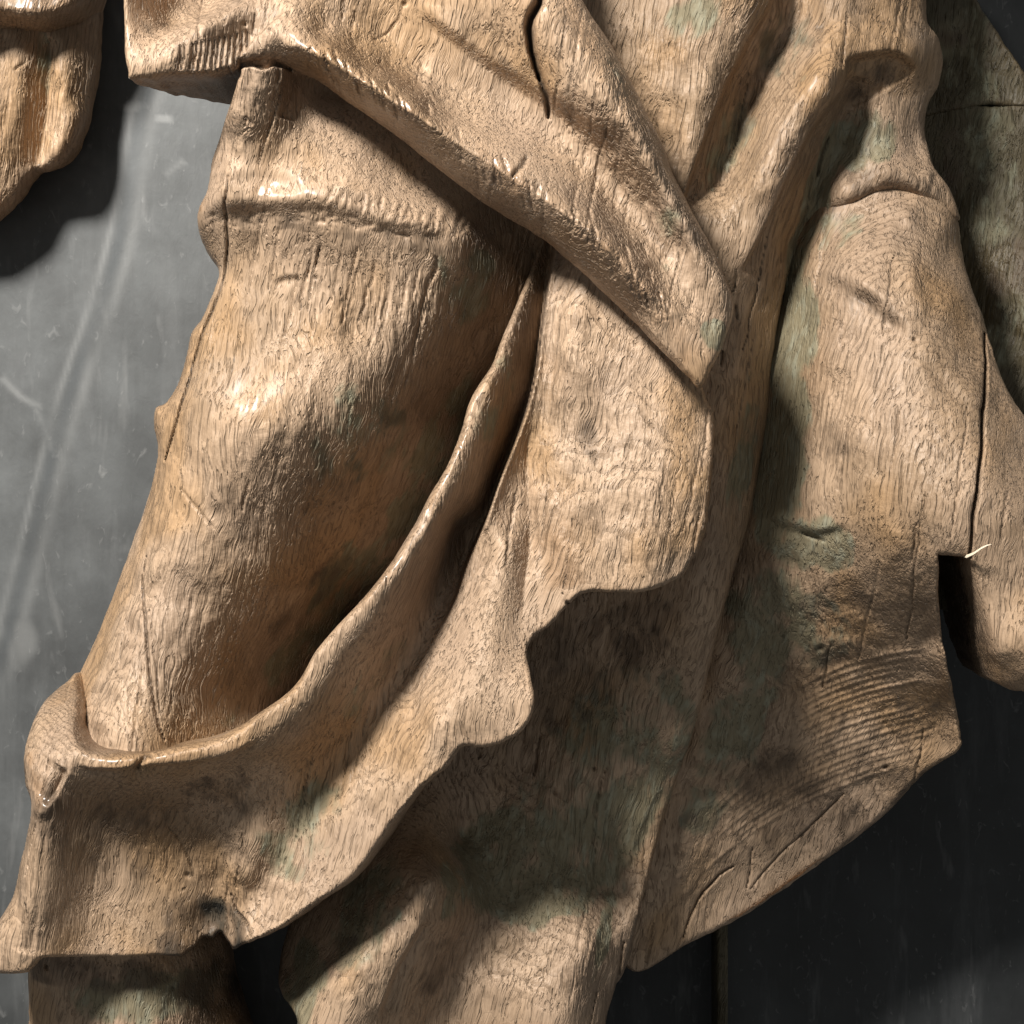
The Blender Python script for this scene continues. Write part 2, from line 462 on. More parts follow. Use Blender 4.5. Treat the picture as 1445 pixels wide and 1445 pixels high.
    for k in range(hair):
        for _ in range(60):
            q = (hr.uniform(max(olp[:, 0].min(), -20), min(olp[:, 0].max(), 1460)), hr.uniform(max(olp[:, 1].min(), -20), min(olp[:, 1].max(), 1460)))
            xs = 0
            for a_, b_ in zip(olp, np.roll(olp, -1, 0)):
                if (a_[1] > q[1]) != (b_[1] > q[1]) and q[0] < a_[0] + (q[1] - a_[1]) / (b_[1] - a_[1]) * (b_[0] - a_[0]): xs += 1
            if xs % 2: break
        ln = 30 + 190 * hr.random() ** 2; sl = -0.17 + hr.uniform(-0.05, 0.05); n = max(3, int(ln / 22)); pt = []
        for i in range(n + 1):
            t = i / n
            pt.append((q[0] + sl * ln * (t - 0.5) + hr.uniform(-1.6, 1.6), q[1] + ln * (t - 0.5)))
        cracks.append((pt, hr.uniform(0.9, 1.5), hr.uniform(1.2, 4.0)))
    for line, w, dep in cracks:
        L = to_world(catmull(line, 5, False))
        k = np.arange(len(L)); L = L + np.stack([1.3 * vnoise(k * 0.8, k * 0 + seed, k * 0 + .5), 0.6 * vnoise(k * .8, k * 0 + seed + 3, k * 0 + .5)], 1)
        reach = 3 * w + 4
        sel = np.nonzero((X > L[:, 0].min() - reach) & (X < L[:, 0].max() + reach) & (Y > L[:, 1].min() - reach) & (Y < L[:, 1].max() + reach))[0]
        d, _, _, _, par = seg_dist(X[sel], Y[sel], L, False)
        t = par / (len(L) - 1)
        ww = w * (0.35 + 0.65 * np.sin(np.pi * np.clip(t, 0.03, 0.97)) ** 0.6)
        g = np.exp(-(d / ww) ** 2)
        H[sel] -= dep * g; CR[sel] = np.maximum(CR[sel], np.clip(g * 1.5 - 0.5, 0, 1) * min(1, dep / 10.0))
    for u, v, w, dep in holes:
        if w < 10: w, dep = w * 0.7, dep * 0.6
        q = to_world([(u, v)])[0]
        d = np.hypot(X - q[0], Y - q[1]); g = np.exp(-(d / w) ** 2)
        H -= dep * g
        if w < 10: CR = np.maximum(CR, np.clip(1.6 * g - 0.6, 0, 1) * 0.8)
    # rounded rim
    tR = np.clip(D / R, 0, 1)
    H -= R * (1 - np.sqrt(np.clip(1 - (1 - tR) ** 2, 0, 1)))
    # attributes
    def blobs(lst):
        a = np.zeros(len(X))
        for u, v, ru, rv, ang, s in lst:
            q = to_world([(u, v)])[0]; ca, sa = math.cos(math.radians(ang)), math.sin(math.radians(ang))
            dx = X - q[0]; dy = Y - q[1]
            e = ((dx * ca + dy * sa) / ru) ** 2 + ((-dx * sa + dy * ca) / rv) ** 2
            e = e + 0.5 * vnoise(X / 30, Y / 30, H / 40 + 3)
            a = np.maximum(a, s * smooth(1.25 - e))
        return a
    def lines(lst):
        a = np.zeros(len(X))
        for line, w, s in lst:
            L = to_world(catmull(line, 4, False))
            d, _, _, _, par = seg_dist(X, Y, L, False)
            t = par / (len(L) - 1)
            a = np.maximum(a, s * np.exp(-(d / w) ** 2) * smooth(np.minimum(t, 1 - t) / 0.08))
        return a
    A = {'patina': blobs(patina), 'stain_shade': blobs(stain_shade), 'worn': lines(worn), 'crack': CR}
    # polished rims: the handled outer edge
    A['worn'] = np.maximum(A['worn'], 0.35 * np.clip(1 - D / 14.0, 0, 1))
    V = np.stack([X, -H, -Y], 1) * PX
    cj, ci = np.nonzero(cell)
    quads = np.stack([idx[cj, ci], idx[cj + 1, ci], idx[cj + 1, ci + 1], idx[cj, ci + 1]], 1)
    # boundary edges -> side wall running back
    e = np.concatenate([quads[:, [0, 1]], quads[:, [1, 2]], quads[:, [2, 3]], quads[:, [3, 0]]])
    key = np.minimum(e[:, 0], e[:, 1]).astype(np.int64) * (len(X) + 1) + np.maximum(e[:, 0], e[:, 1])
    uk, inv, cnt = np.unique(key, return_inverse=True, return_counts=True)
    be = e[cnt[inv] == 1]
    bv = np.unique(be)
    # inward direction: towards the interior of the shape (numeric gradient of the distance field)
    dirn = np.zeros((len(X), 2))
    for a, b in be:
        t = np.array([X[b] - X[a], Y[b] - Y[a]]); L = np.hypot(*t) + 1e-9
        n = np.array([-t[1], t[0]]) / L
        dirn[a] += n; dirn[b] += n
    # inner side: quads are wound 0(top-left),1(bottom-left),... so the interior lies to one side for every edge
    cen = np.zeros((len(X), 2)); cc = np.zeros(len(X))
    fx = X[quads].mean(1); fy = Y[quads].mean(1)
    for k in range(4):
        np.add.at(cen, quads[:, k], np.stack([fx, fy], 1)); np.add.at(cc, quads[:, k], 1)
    vin = cen[bv] / cc[bv][:, None] - np.stack([X[bv], Y[bv]], 1)
    dn = dirn[bv]; dn /= np.linalg.norm(dn, axis=1)[:, None] + 1e-9
    s = np.sign((vin * dn).sum(1)); s[s == 0] = 1
    dn *= s[:, None]
    levels = 7
    rows = [bv]
    allV = [V]; nv = len(V)
    atts = {k: [a] for k, a in A.items()}
    Hb = H[bv]
    bk = np.full(len(bv), back) if thick is None else np.maximum(Hb - TH[bv], 5.0)
    for l in range(1, levels + 1):
        t = l / levels
        hh = Hb + (bk - Hb) * t
        off = np.where(IN[bv] < 0, IN[bv] * t ** 0.6, IN[bv] * t ** 1.5) + 1.6 * vnoise(X[bv] / 14, Y[bv] / 14, hh / 12)*(t>0)
        xx = X[bv] + dn[:, 0] * off; yy = Y[bv] + dn[:, 1] * off
        allV.append(np.stack([xx, -hh, -yy], 1) * PX)
        rows.append(np.arange(nv, nv + len(bv))); nv += len(bv)
        for k, a in A.items(): atts[k].append(a[bv] * (1 - 0.5 * t) if k != 'worn' else a[bv] * max(0, 1 - 2 * t))
    pos = {int(b): i for i, b in enumerate(bv)}
    ea = np.array([pos[int(a)] for a in be[:, 0]]); eb = np.array([pos[int(b)] for b in be[:, 1]])
    side = []
    for l in range(levels):
        side.append(np.stack([rows[l][eb], rows[l][ea], rows[l + 1][ea], rows[l + 1][eb]], 1))
    caps = []
    return mesh_object(name, np.concatenate(allV), np.concatenate([quads] + side), caps,
                       {k: np.concatenate(a) for k, a in atts.items()}, mat or WOOD, parent)

def thing(name, label, cat, loc):
    o = bpy.data.objects.new(name, None); scene.collection.objects.link(o)
    o.location = loc; o.empty_display_size = 0.1
    o['label'] = label; o['category'] = cat
    return o

# ------------------------------------------------------------------ the wall behind
def wall_sheet(name, parent, u0, u1, v0, v1, hfront, mat, runs_pale=(), runs_dark=(), spots=()):
    nx = int((u1 - u0) / 5) + 1; ny = int((v1 - v0) / 5) + 1
    gx = np.linspace(u0, u1, nx); gy = np.linspace(v0, v1, ny)
    XX, YY = np.meshgrid(gx, gy); X = XX.ravel(); Y = YY.ravel()
    H = hfront + 1.2 * vnoise(X / 260, Y / 260, X * 0 + 1.5) + 0.4 * vnoise(X / 60, Y / 90, X * 0 + 3.5)
    def lines(lst):
        a = np.zeros(len(X))
        for line, w, s in lst:
            L = catmull(np.asarray(line, float), 6, False)
            d, _, _, _, par = seg_dist(X, Y, L, False)
            wl = w * (1 + 0.3 * vnoise(X / 40, Y / 40, X * 0 + 6.5))
            br = 0.7 + 0.6 * vnoise(X / 35, Y / 60, X * 0 + 2.5)
            t = par / (len(L) - 1)
            a = np.maximum(a, s * np.exp(-(d / wl) ** 2) * np.clip(br, 0, 1) * smooth(np.minimum(t, 1 - t) / 0.08))
        return a
    P = lines(runs_pale); S = lines(runs_dark)
    for u, v, ru, rv, s in spots:
        e = ((X - u) / ru) ** 2 + ((Y - v) / rv) ** 2 + 0.6 * vnoise(X / 18, Y / 18, X * 0 + 4.5)
        P = np.maximum(P, s * smooth(1.2 - e))
    P = P * (1 - 0.6 * S)
    idx = np.arange(nx * ny).reshape(ny, nx)
    q = np.stack([idx[:-1, :-1].ravel(), idx[1:, :-1].ravel(), idx[1:, 1:].ravel(), idx[:-1, 1:].ravel()], 1)
    rim = np.concatenate([idx[0, :-1], idx[:-1, -1], idx[-1, :0:-1], idx[:0:-1, 0]])
    V = np.stack([X - 722.5, -H, 722.5 - Y], 1) * PX
    Vb = V[rim].copy(); Vb[:, 1] = -(hfront - (3.5 if mat is not WOOD_BACK else 78.0)) * PX
    n = len(V); m = len(rim); k = np.arange(m)
    sq = np.stack([rim[k], rim[(k + 1) % m], n + (k + 1) % m, n + k], 1)
    return mesh_object(name, np.concatenate([V, Vb]), np.concatenate([q, sq]), [],
                       {'pale': np.concatenate([P, P[rim]]), 'stain_shade': np.concatenate([S, S[rim]]), **({'worn': np.zeros(len(V) + m)} if mat is WOOD_BACK else {})}, mat, parent)

wall = bpy.data.meshes.new('wall')
W0, W1, WZ0, WZ1 = -1.75, 1.8, -1.3, 1.3
plan = [(W0, 0.02), (0.12, 0.02), (0.12, 0.28), (W1, 0.28), (W1, 0.42), (W0, 0.42)]  # right half set back: recess added so the figure's shadow covers it
wall.from_pydata([(x, y, z) for z in (WZ0, WZ1) for x, y in plan], [],
                 [tuple(range(6)), tuple(range(11, 5, -1))] + [(k + 6, (k + 1) % 6 + 6, (k + 1) % 6, k) for k in range(6)])
wallo = bpy.data.objects.new('wall', wall); scene.collection.objects.link(wallo)
wallo.location = (0, 0, CZ); wallo['kind'] = 'structure'
wall.materials.append(WALL_SHADED)
run = [(228, 80), (203, 150), (190, 220), (178, 290), (160, 370), (135, 450), (110, 520), (88, 590), (72, 650), (58, 710), (40, 780), (22, 850), (5, 920), (-20, 1000)]
wall_sheet('metal_sheet', wallo, -900, 838, -500, 1950, 0.0, WALL,
           runs_pale=[([(u + 17, v) for u, v in run], 8, 0.3), ([(u - 15, v) for u, v in run], 5, 0.4), ([(0, 230 + 300), (30, 560), (60, 575)], 5, 0.5),
                      ([(50, 575), (66, 610), (75, 640)], 4, 0.5), ([(232, 250), (245, 238), (262, 226)], 4, 0.5), ([(-10, 880), (10, 900), (25, 950)], 10, 0.35)],
           runs_dark=[(run, 8, 0.9)],
           spots=[(187, 150, 18, 11, 0.5), (232, 168, 14, 6, 0.4), (30, 905, 26, 40, 0.3)])
wall_sheet('metal_sheet', wallo, 846, 2400, -500, 1950, -262.0, WALL_SHADED)
# narrow brown upright batten in the recess added to hold shadow
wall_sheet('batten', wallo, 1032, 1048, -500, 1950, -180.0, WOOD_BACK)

# ------------------------------------------------------------------ figure
fig = thing('carved_figure', 'large weathered oak carving of a draped figure, bare leg and heavy folds, filling the picture', 'sculpture', (0, 0, CZ))

# ---- thigh and knee
C_out = [(400, 70, 10), (420, 40, 10), (760, 250, 10), (800, 420, 10), (740, 700, 10), (560, 960, 10), (420, 1080, 10), (330, 1090, 10), (200, 1104, 10), (80, 1100, 10), (74, 1060, 12), (92, 990, 34),
         (104, 950, 48), (128, 893, 55), (149, 837, 60), (170, 779, 60), (194, 713, 60), (211, 658, 45), (217, 628, 26), (213, 599, 16), (217, 575, 12), (228, 568, 22), (242, 536, 50), (254, 497, 50),
         (261, 467, 45), (277, 443, 45), (294, 405, 45), (301, 377, 40), (287, 353, 34), (277, 322, 22), (276, 294, 18), (287, 260, 34), (292, 225, 34),
         (304, 194, 26), (318, 156, 15), (332, 118, 8), (340, 92, 6), (344, 50, 6)]
C_out = C_out[3:]  # the top of the thigh runs on under the mantle
C_out = [(420, 60, 8), (600, 60, 8), (800, 300, 10)] + C_out
C_cur = [
    [(350, 80, 426), (350, 110, 424), (345, 160, 410), (338, 220, 386), (318, 262, 380)],
    [(395, 80, 426), (394, 120, 422), (390, 170, 404), (378, 240, 384)],
    [(292, 235, 335), (283, 294, 330)], [(304, 200, 345)], [(332, 110, 420), (322, 150, 402)],
    [(450, 130, 345), (500, 205, 366), (560, 255, 356), (640, 295, 330), (720, 360, 290)],
    [(440, 60, 340), (600, 80, 330), (780, 300, 290)],
    [(330, 285, 378), (400, 283, 392), (470, 285, 398), (540, 303, 388), (600, 318, 374), (650, 330, 352)],
    [(300, 345, 318), (330, 345, 346), (400, 345, 368), (480, 355, 376), (560, 365, 374), (620, 378, 358)],
    # crest that splits the lit front from the turned-away side
    [(612, 400, 352), (592, 460, 352), (545, 515, 358), (475, 560, 368), (415, 600, 376), (375, 665, 368), (325, 750, 350), (280, 850, 334), (242, 940, 328), (220, 1030, 342), (210, 1080, 345)],
    [(340, 585, 372), (335, 540, 356), (340, 490, 346), (370, 420, 350), (450, 440, 360), (520, 450, 360)], [(440, 510, 364)],
    [(300, 420, 320), (270, 480, 300), (255, 530, 300), (235, 600, 290)],
    [(280, 560, 345), (270, 650, 338), (240, 740, 318), (205, 830, 296), (165, 930, 284), (140, 1020, 310), (135, 1080, 312)],
    [(225, 640, 272), (190, 760, 245), (150, 860, 222), (115, 950, 215), (85, 1050, 235), (80, 1100, 240)],
    # shaded side falling to the groove along the hem
    [(700, 420, 285), (680, 500, 262), (640, 580, 238), (600, 660, 218), (550, 760, 200), (480, 850, 192), (420, 930, 200), (350, 1000, 240), (285, 1045, 312)],
    [(580, 570, 312), (520, 660, 308), (468, 750, 292), (412, 845, 276), (350, 940, 272)],
    [(780, 500, 200), (700, 700, 130), (560, 900, 110), (440, 1080, 180), (330, 1090, 280), (220, 1110, 330)],
]
C_str = [
    # hem of the upper cloth: roll above, groove below
    ([(285, 300), (330, 296), (400, 292), (455, 292), (500, 305), (550, 318), (600, 326), (660, 330)], 9, 26, -6, 18, 0.12, 14),
    ([(470, 262), (520, 276), (580, 292), (650, 312)], 5, 14, 5, 10),
    ([(380, 400), (405, 391), (432, 390)], 2, 8, -4, 10, 0.3, 5),
    ([(330, 94), (356, 91), (372, 96), (386, 91), (412, 98)], -22, 12, 3, 8, 0.05),
    ([(407, 92), (405, 115), (400, 140), (393, 165)], -13, 26, 2, 14, 0.12, 5),
    ([(300, 252), (340, 246), (390, 250), (440, 262)], 3, 16, -3, 16, 0.3, 12),
]
C_crk = [
    ([(322, 248), (318, 300), (321, 345), (312, 395), (295, 440), (277, 490), (262, 545), (248, 600), (232, 650)], 2.2, 9),
    ([(400, 118), (392, 140), (384, 166), (377, 190), (363, 232)], 1.5, 4),
    ([(205, 785), (200, 830), (205, 880), (212, 950), (218, 1000), (232, 1045)], 1.8, 6),
    ([(210, 860), (219, 930), (226, 1010)], 1.4, 3),
    ([(255, 690), (272, 712), (300, 745)], 2.4, 2.5),
]
for k in range(26):   # drying checks below the cloth hem
    r = random.Random(k); t = r.random()
    u = 400 + 225 * t; v = 335 + 25 * t + r.uniform(0, 70) * r.random()
    ln = r.uniform(20, 120)
    C_crk.append(([(u, v), (u - 0.09 * ln + r.uniform(-3, 3), v + 0.5 * ln), (u - 0.2 * ln, v + ln)], r.uniform(1.1, 1.8), r.uniform(1.5, 4.0)))
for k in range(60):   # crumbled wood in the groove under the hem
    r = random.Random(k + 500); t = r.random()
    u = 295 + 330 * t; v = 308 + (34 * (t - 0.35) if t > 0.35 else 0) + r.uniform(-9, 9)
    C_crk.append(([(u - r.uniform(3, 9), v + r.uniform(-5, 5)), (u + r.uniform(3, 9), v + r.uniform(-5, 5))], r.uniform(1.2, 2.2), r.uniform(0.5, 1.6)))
for k in range(20):   # notched edge of the cloth hem
    r = random.Random(k + 70); t = (k + r.uniform(-0.4, 0.4)) / 19
    u = 462 + 195 * t; v = 272 + 42 * t + r.uniform(-4, 5)
    C_crk.append(([(u + r.uniform(2, 7), v - r.uniform(2, 12)), (u, v + 8), (u - r.uniform(0, 6), v + r.uniform(14, 26))], r.uniform(1.4, 3.0), r.uniform(1.0, 4.0)))
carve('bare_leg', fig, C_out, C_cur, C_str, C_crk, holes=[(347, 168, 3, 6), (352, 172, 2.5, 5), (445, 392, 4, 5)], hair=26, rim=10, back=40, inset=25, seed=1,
      stain_shade=[(320, 313, 50, 9, 0, 0.4), (400, 311, 60, 10, 0, 0.5), (470, 324, 60, 12, 10, 0.6), (540, 337, 60, 13, 10, 0.6), (610, 343, 50, 11, 8, 0.5), (455, 680, 70, 60, -40, 0.28), (560, 560, 45, 60, 20, 0.3), (300, 740, 60, 50, -40, 0.25), (420, 850, 90, 50, -50, 0.3), (395, 640, 30, 50, 20, 0.35)],  # dirt, plus shade of the groove and turned side put into the colour
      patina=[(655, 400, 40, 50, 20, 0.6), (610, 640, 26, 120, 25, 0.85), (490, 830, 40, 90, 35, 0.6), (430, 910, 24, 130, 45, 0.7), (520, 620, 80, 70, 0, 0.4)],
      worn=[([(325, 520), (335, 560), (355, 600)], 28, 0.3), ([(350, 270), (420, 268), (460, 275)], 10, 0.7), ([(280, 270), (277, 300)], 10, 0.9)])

# ---- lower leg under the cuff
carve('shin', fig, [(30, 1300, 20), (32, 1378, 26), (33, 1445, 30), (30, 1620, 30), (380, 1620, 30), (335, 1445, 40), (322, 1400, 40), (295, 1300, 40)],
      [[(30, 1300, 180), (34, 1445, 180), (30, 1620, 180)], [(120, 1300, 222), (120, 1445, 226), (120, 1620, 226)], [(220, 1300, 224), (230, 1445, 228), (230, 1620, 228)], [(300, 1300, 170), (330, 1445, 172), (370, 1620, 170)]],
      back=40, seed=2, holes=[(65, 1365, 5, 10), (243, 1395, 4, 8), (160, 1380, 3, 5)], stain_shade=[(120, 1375, 120, 25, 0, 0.6), (290, 1420, 40, 60, 0, 0.8)], patina=[(200, 1410, 120, 35, 0, 0.8)])

# ---- hem fold: lip, trough, swelling folds and hanging panel
B_out = [(860, 260, 4), (785, 290, 4), (762, 340, 6), (748, 380, 8), (729, 425, 10), (710, 471, 10), (692, 516, 10), (664, 561, 10), (651, 606, 9), (630, 658, 9), (606, 699, 9), (578, 751, 9), (543, 806, 9), (502, 855, 9), (450, 912, 10),
         (415, 968, 10), (363, 1008, 10), (311, 1040, 10), (242, 1056, 10), (208, 1064, 8), (156, 1064, 10), (121, 1057, 10), (108, 1030, 14), (112, 985, 16), (104, 952, 20), (88, 964, 24), (55, 993, 24), (35, 1035, 22), (28, 1073, 20),
         (31, 1108, 18), (40, 1133, 16), (36, 1160, 24), (21, 1222, 28), (7, 1277, 28), (-30, 1340, 20), (-30, 1372, 10), (35, 1375, 8), (60, 1354, 6), (173, 1352, 6), (230, 1349, 5), (258, 1350, 4), (272, 1338, 4), (286, 1324, 4), (300, 1326, 4), (310, 1316, 4), (322, 1330, 4), (330, 1342, 4), (346, 1334, 5, 0, -10),
         (381, 1318, 5, 0, -20), (415, 1298, 5, 0, -22), (457, 1267, 5, 0, -22), (500, 1236, 5, 0, -22), (533, 1190, 5, 0, -22), (556, 1159, 5, 0, -20), (590, 1118, 5, 0, -16), (632, 1080, 5, 0, -8), (654, 1054, 6), (675, 1055, 6), (702, 1052, 7), (739, 1030, 6), (755, 990, 5), (748, 955, 4), (744, 918, 4),
         (756, 896, 5), (779, 880, 5), (797, 859, 5), (824, 838, 6), (865, 836, 6), (910, 836, 6), (945, 824, 6), (966, 808, 6), (986, 779, 6), (999, 734, 6), (1004, 675, 6), (1009, 606, 6), (1005, 580, 6), (990, 540, 6), (930, 420, 6)]
LIP = [(774, 340, 286), (760, 385, 306), (742, 430, 322), (724, 477, 338), (690, 547, 358), (645, 664, 380), (593, 757, 392), (517, 863, 400), (464, 922, 400), (427, 985, 396), (375, 1025, 390), (311, 1049, 380), (242, 1066, 372), (156, 1076, 366), (110, 1072, 360)]
LIP = [(u, v, h + 14) for u, v, h in LIP]
B_cur = [
    # lip: two parallel rails, a flat worn band
    offset_curve(LIP, 8.0), offset_curve(LIP, -9.0),
    # trough
    [(778, 370, 316), (766, 450, 318), (757, 519, 320), (745, 571, 322), (727, 623, 324), (706, 675, 326), (685, 734, 330)],
    [(648, 740, 318), (622, 800, 322), (584, 892, 326), (526, 992, 328), (466, 1092, 318), (405, 1190, 303), (355, 1290, 288)],
    [(440, 1066, 340), (385, 1150, 318), (345, 1240, 296)],
    # swell
    [(712, 770, 356), (695, 860, 374), (670, 940, 390), (620, 1020, 386), (560, 1100, 368), (490, 1190, 345), (420, 1270, 325), (360, 1320, 305)],
    [(676, 822, 346), (634, 922, 354), (568, 1032, 350), (494, 1132, 335), (420, 1230, 315)],
    [(750, 985, 402), (720, 1035, 398), (660, 1045, 388), (640, 1070, 382)],
    # crease by the panel and the panel
    [(747, 700, 344), (748, 761, 350), (742, 830, 358), (738, 880, 364), (742, 920, 372)],
    [(830, 310, 345), (812, 370, 350), (800, 450, 354), (795, 530, 356), (788, 620, 360), (788, 710, 364), (786, 800, 366), (780, 860, 368)],
    [(840, 420, 366), (850, 520, 373), (842, 610, 368), (850, 700, 378), (850, 780, 378), (850, 825, 374)],
    [(930, 500, 374), (940, 600, 381), (940, 700, 386), (930, 790, 380)],
    [(1000, 590, 366), (1002, 680, 372), (995, 740, 372), (960, 805, 370)],
    # cuff
    [(95, 965, 240), (88, 1000, 300), (76, 1050, 346), (70, 1100, 360), (62, 1138, 362)], [(45, 1010, 300), (35, 1073, 318), (42, 1120, 325)],
    [(62, 1160, 360), (62, 1230, 352), (52, 1300, 346), (42, 1345, 342)],
    [(30, 1200, 325), (15, 1270, 315), (-20, 1345, 305)],
    [(100, 1125, 352), (112, 1165, 326), (116, 1220, 308), (112, 1280, 302), (105, 1340, 306)],
    [(160, 1112, 346), (175, 1146, 312), (190, 1190, 290), (195, 1260, 278), (190, 1335, 284)],
    [(240, 1106, 345), (258, 1144, 302), (268, 1190, 280), (270, 1260, 270), (262, 1330, 274)],
    [(320, 1094, 350), (330, 1140, 312), (325, 1190, 290), (318, 1250, 272), (310, 1320, 262)],
]
B_str = [
    ([(812, 200), (795, 280), (778, 370), (766, 450), (757, 519), (745, 571), (727, 623), (706, 675), (685, 734), (660, 790), (640, 850), (612, 905)], 32, 30, -40, 36, 0.28, 2.5),
    ([(747, 600), (744, 644), (745, 699), (748, 761), (740, 830), (736, 880)], -6, 7, -6, 7, 0.15, 3),
    ([(62, 1145), (63, 1200), (58, 1260), (48, 1320), (44, 1350)], -4, 14, -6, 18, 0.1),
    ([(100, 1082), (160, 1086), (212, 1080), (270, 1076), (325, 1064), (372, 1038)], 6, 10, -2, 16, 0.15),
    ([(95, 1085), (82, 1115), (64, 1140)], 2, 10, -10, 18, 0.2),
    ([(205, 1066), (196, 1085), (192, 1100)], -4, 9, -6, 9, 0.3),
]
B_crk = [
    ([(326, 1262), (333, 1285), (349, 1303), (353, 1320)], 1.6, 5),
    ([(235, 1165), (262, 1200), (275, 1240)], 1.3, 2),
    ([(192, 1085), (205, 1068), (214, 1068)], 3.5, 7),
    ([(800, 850), (806, 862), (804, 872)], 3, 9),
]
carve('hem_fold', fig, B_out, B_cur, B_str, B_crk, holes=[(752, 925, 4, 8), (835, 500, 2, 3), (265, 1235, 5, 6), (282, 1312, 30, 12), (300, 1290, 16, 6)], hair=30, rim=8, back=70, inset=18, seed=3, ragged=1.0, lump=0.75,
      stain_shade=[(292, 1300, 60, 40, 20, 1.15), (262, 1328, 56, 24, -10, 1.15), (318, 1322, 34, 30, 30, 1.2), (255, 1285, 40, 22, -30, 0.8), (150, 1150, 110, 35, 0, 0.4), (75, 1185, 18, 70, 0, 0.6), (190, 1210, 70, 40, 0, 0.45), (330, 1150, 25, 50, 0, 0.5), (300, 1110, 50, 20, 0, 0.5), (832, 625, 14, 40, -15, 0.55), (775, 700, 14, 60, 0, 0.3), (340, 1180, 12, 90, 5, 0.5), (640, 790, 20, 60, 30, 0.2)],  # decayed hollow at the hem; cuff face blobs paint in its shade
      patina=[(420, 1170, 50, 80, 30, 0.55), (700, 560, 20, 60, 20, 0.4), (530, 960, 30, 80, 35, 0.35), (300, 1300, 40, 40, 0, 0.5)],
      worn=[([(660, 575), (632, 665), (582, 757), (505, 862)], 8, 0.6), ([(110, 1082), (170, 1080), (240, 1072), (320, 1054), (370, 1020)], 12, 0.4), ([(62, 1140), (50, 1100), (40, 1060)], 12, 1.0), ([(768, 500), (770, 570)], 14, 0.6), ([(768, 680), (782, 760), (800, 835)], 26, 0.95)])

# ---- robe hanging behind, running down beside the panel to the bottom
E_out = [(800, -260, 8), (1300, -260, 20), (1310, -120, 20), (1312, 0, 16), (1313, 28, 14), (1329, 52, 14), (1334, 83, 14), (1327, 118, 14), (1312, 145, 14), (1308, 180, 14), (1315, 208, 12), (1322, 232, 12), (1343, 263, 12), (1358, 306, 10),
         (1350, 311, 8), (1319, 291, 22), (1291, 274, 28), (1256, 267, 28), (1201, 292, 24), (1150, 332, 8), (1124, 362, 6), (1105, 420, 6), (1092, 500, 8), (1084, 590, 10), (1060, 727, 10), (1031, 830, 10), (1003, 940, 10), (980, 1028, 8), (950, 1120, 10),
         (916, 1235, 10), (888, 1355, 8), (866, 1405, 10), (855, 1445, 10), (830, 1640, 10), (440, 1640, 20), (418, 1445, 16), (398, 1412, 16), (391, 1390, 16), (400, 1330, 10), (460, 1150, 10), (600, 900, 10), (700, 500, 10), (780, 200, 10)]
E_cur = [
    # upper folds
    [(840, -240, 300), (850, -100, 300), (870, 40, 300), (905, 120, 302), (950, 200, 300)],
    [(960, -200, 320), (970, -60, 325), (975, 40, 322), (965, 130, 318), (965, 200, 312)],
    [(1095, -60, 318), (1085, 10, 316), (1052, 60, 314), (1022, 114, 312), (998, 180, 308), (976, 240, 304)],
    [(1130, -60, 286), (1115, 20, 280), (1080, 90, 274), (1048, 170, 272), (1012, 255, 272)],
    [(1180, -100, 296), (1160, 40, 294), (1138, 90, 304), (1102, 165, 305), (1068, 240, 303), (1040, 320, 298), (1030, 380, 292)],
    [(1185, 100, 302), (1170, 140, 302), (1135, 185, 298), (1108, 240, 295), (1078, 315, 288), (1048, 390, 282)],
    [(1196, 74, 290), (1256, 70, 274), (1292, 88, 252), (1325, 90, 208)],
    [(1205, 20, 288), (1270, 20, 266), (1200, -100, 300), (1290, -100, 250)],
    [(1200, 130, 254), (1240, 118, 252), (1280, 105, 246)],
    [(1190, 160, 238), (1165, 230, 234), (1146, 294, 226), (1122, 350, 214)],
    [(1240, 180, 242), (1215, 230, 242), (1270, 150, 234), (1302, 175, 205)],
    [(1200, 275, 246), (1250, 250, 254), (1295, 256, 244), (1340, 290, 218)], [(1160, 318, 214)], [(1285, 215, 224)],
    # column beside the panel
    [(1100, 380, 238), (1085, 450, 234), (1075, 540, 231), (1050, 700, 226), (1020, 840, 220), (990, 950, 188), (965, 1050, 156)],
    [(1050, 430, 266), (1040, 520, 262), (1025, 620, 257), (1010, 740, 247), (990, 850, 226), (970, 940, 196)],
    [(990, 420, 272), (990, 560, 268), (970, 700, 244), (930, 820, 205), (880, 900, 172), (830, 960, 155)],
    # lower sheet
    [(760, 860, 160), (780, 960, 145), (740, 1080, 140), (650, 1180, 145)], [(900, 1000, 175), (850, 1080, 162), (780, 1160, 156), (700, 1230, 158)],
    [(940, 1090, 136), (900, 1190, 126), (870, 1260, 144), (835, 1340, 190), (800, 1440, 205), (770, 1600, 205)],
    [(900, 1290, 160), (880, 1350, 150), (858, 1420, 150), (840, 1600, 150)],
    [(700, 1310, 182), (760, 1330, 192), (700, 1400, 190), (720, 1500, 195)],
    [(612, 1240, 276), (585, 1300, 284), (548, 1360, 284), (515, 1420, 280), (470, 1500, 276), (430, 1600, 270)],
    [(570, 1225, 245), (520, 1300, 262), (470, 1370, 262), (440, 1420, 250), (412, 1440, 225)],
    [(650, 1300, 212), (625, 1360, 206), (600, 1420, 206), (575, 1500, 210)],
    [(760, 300, 280), (700, 600, 160), (560, 1000, 130), (440, 1240, 140), (405, 1370, 150)],
]
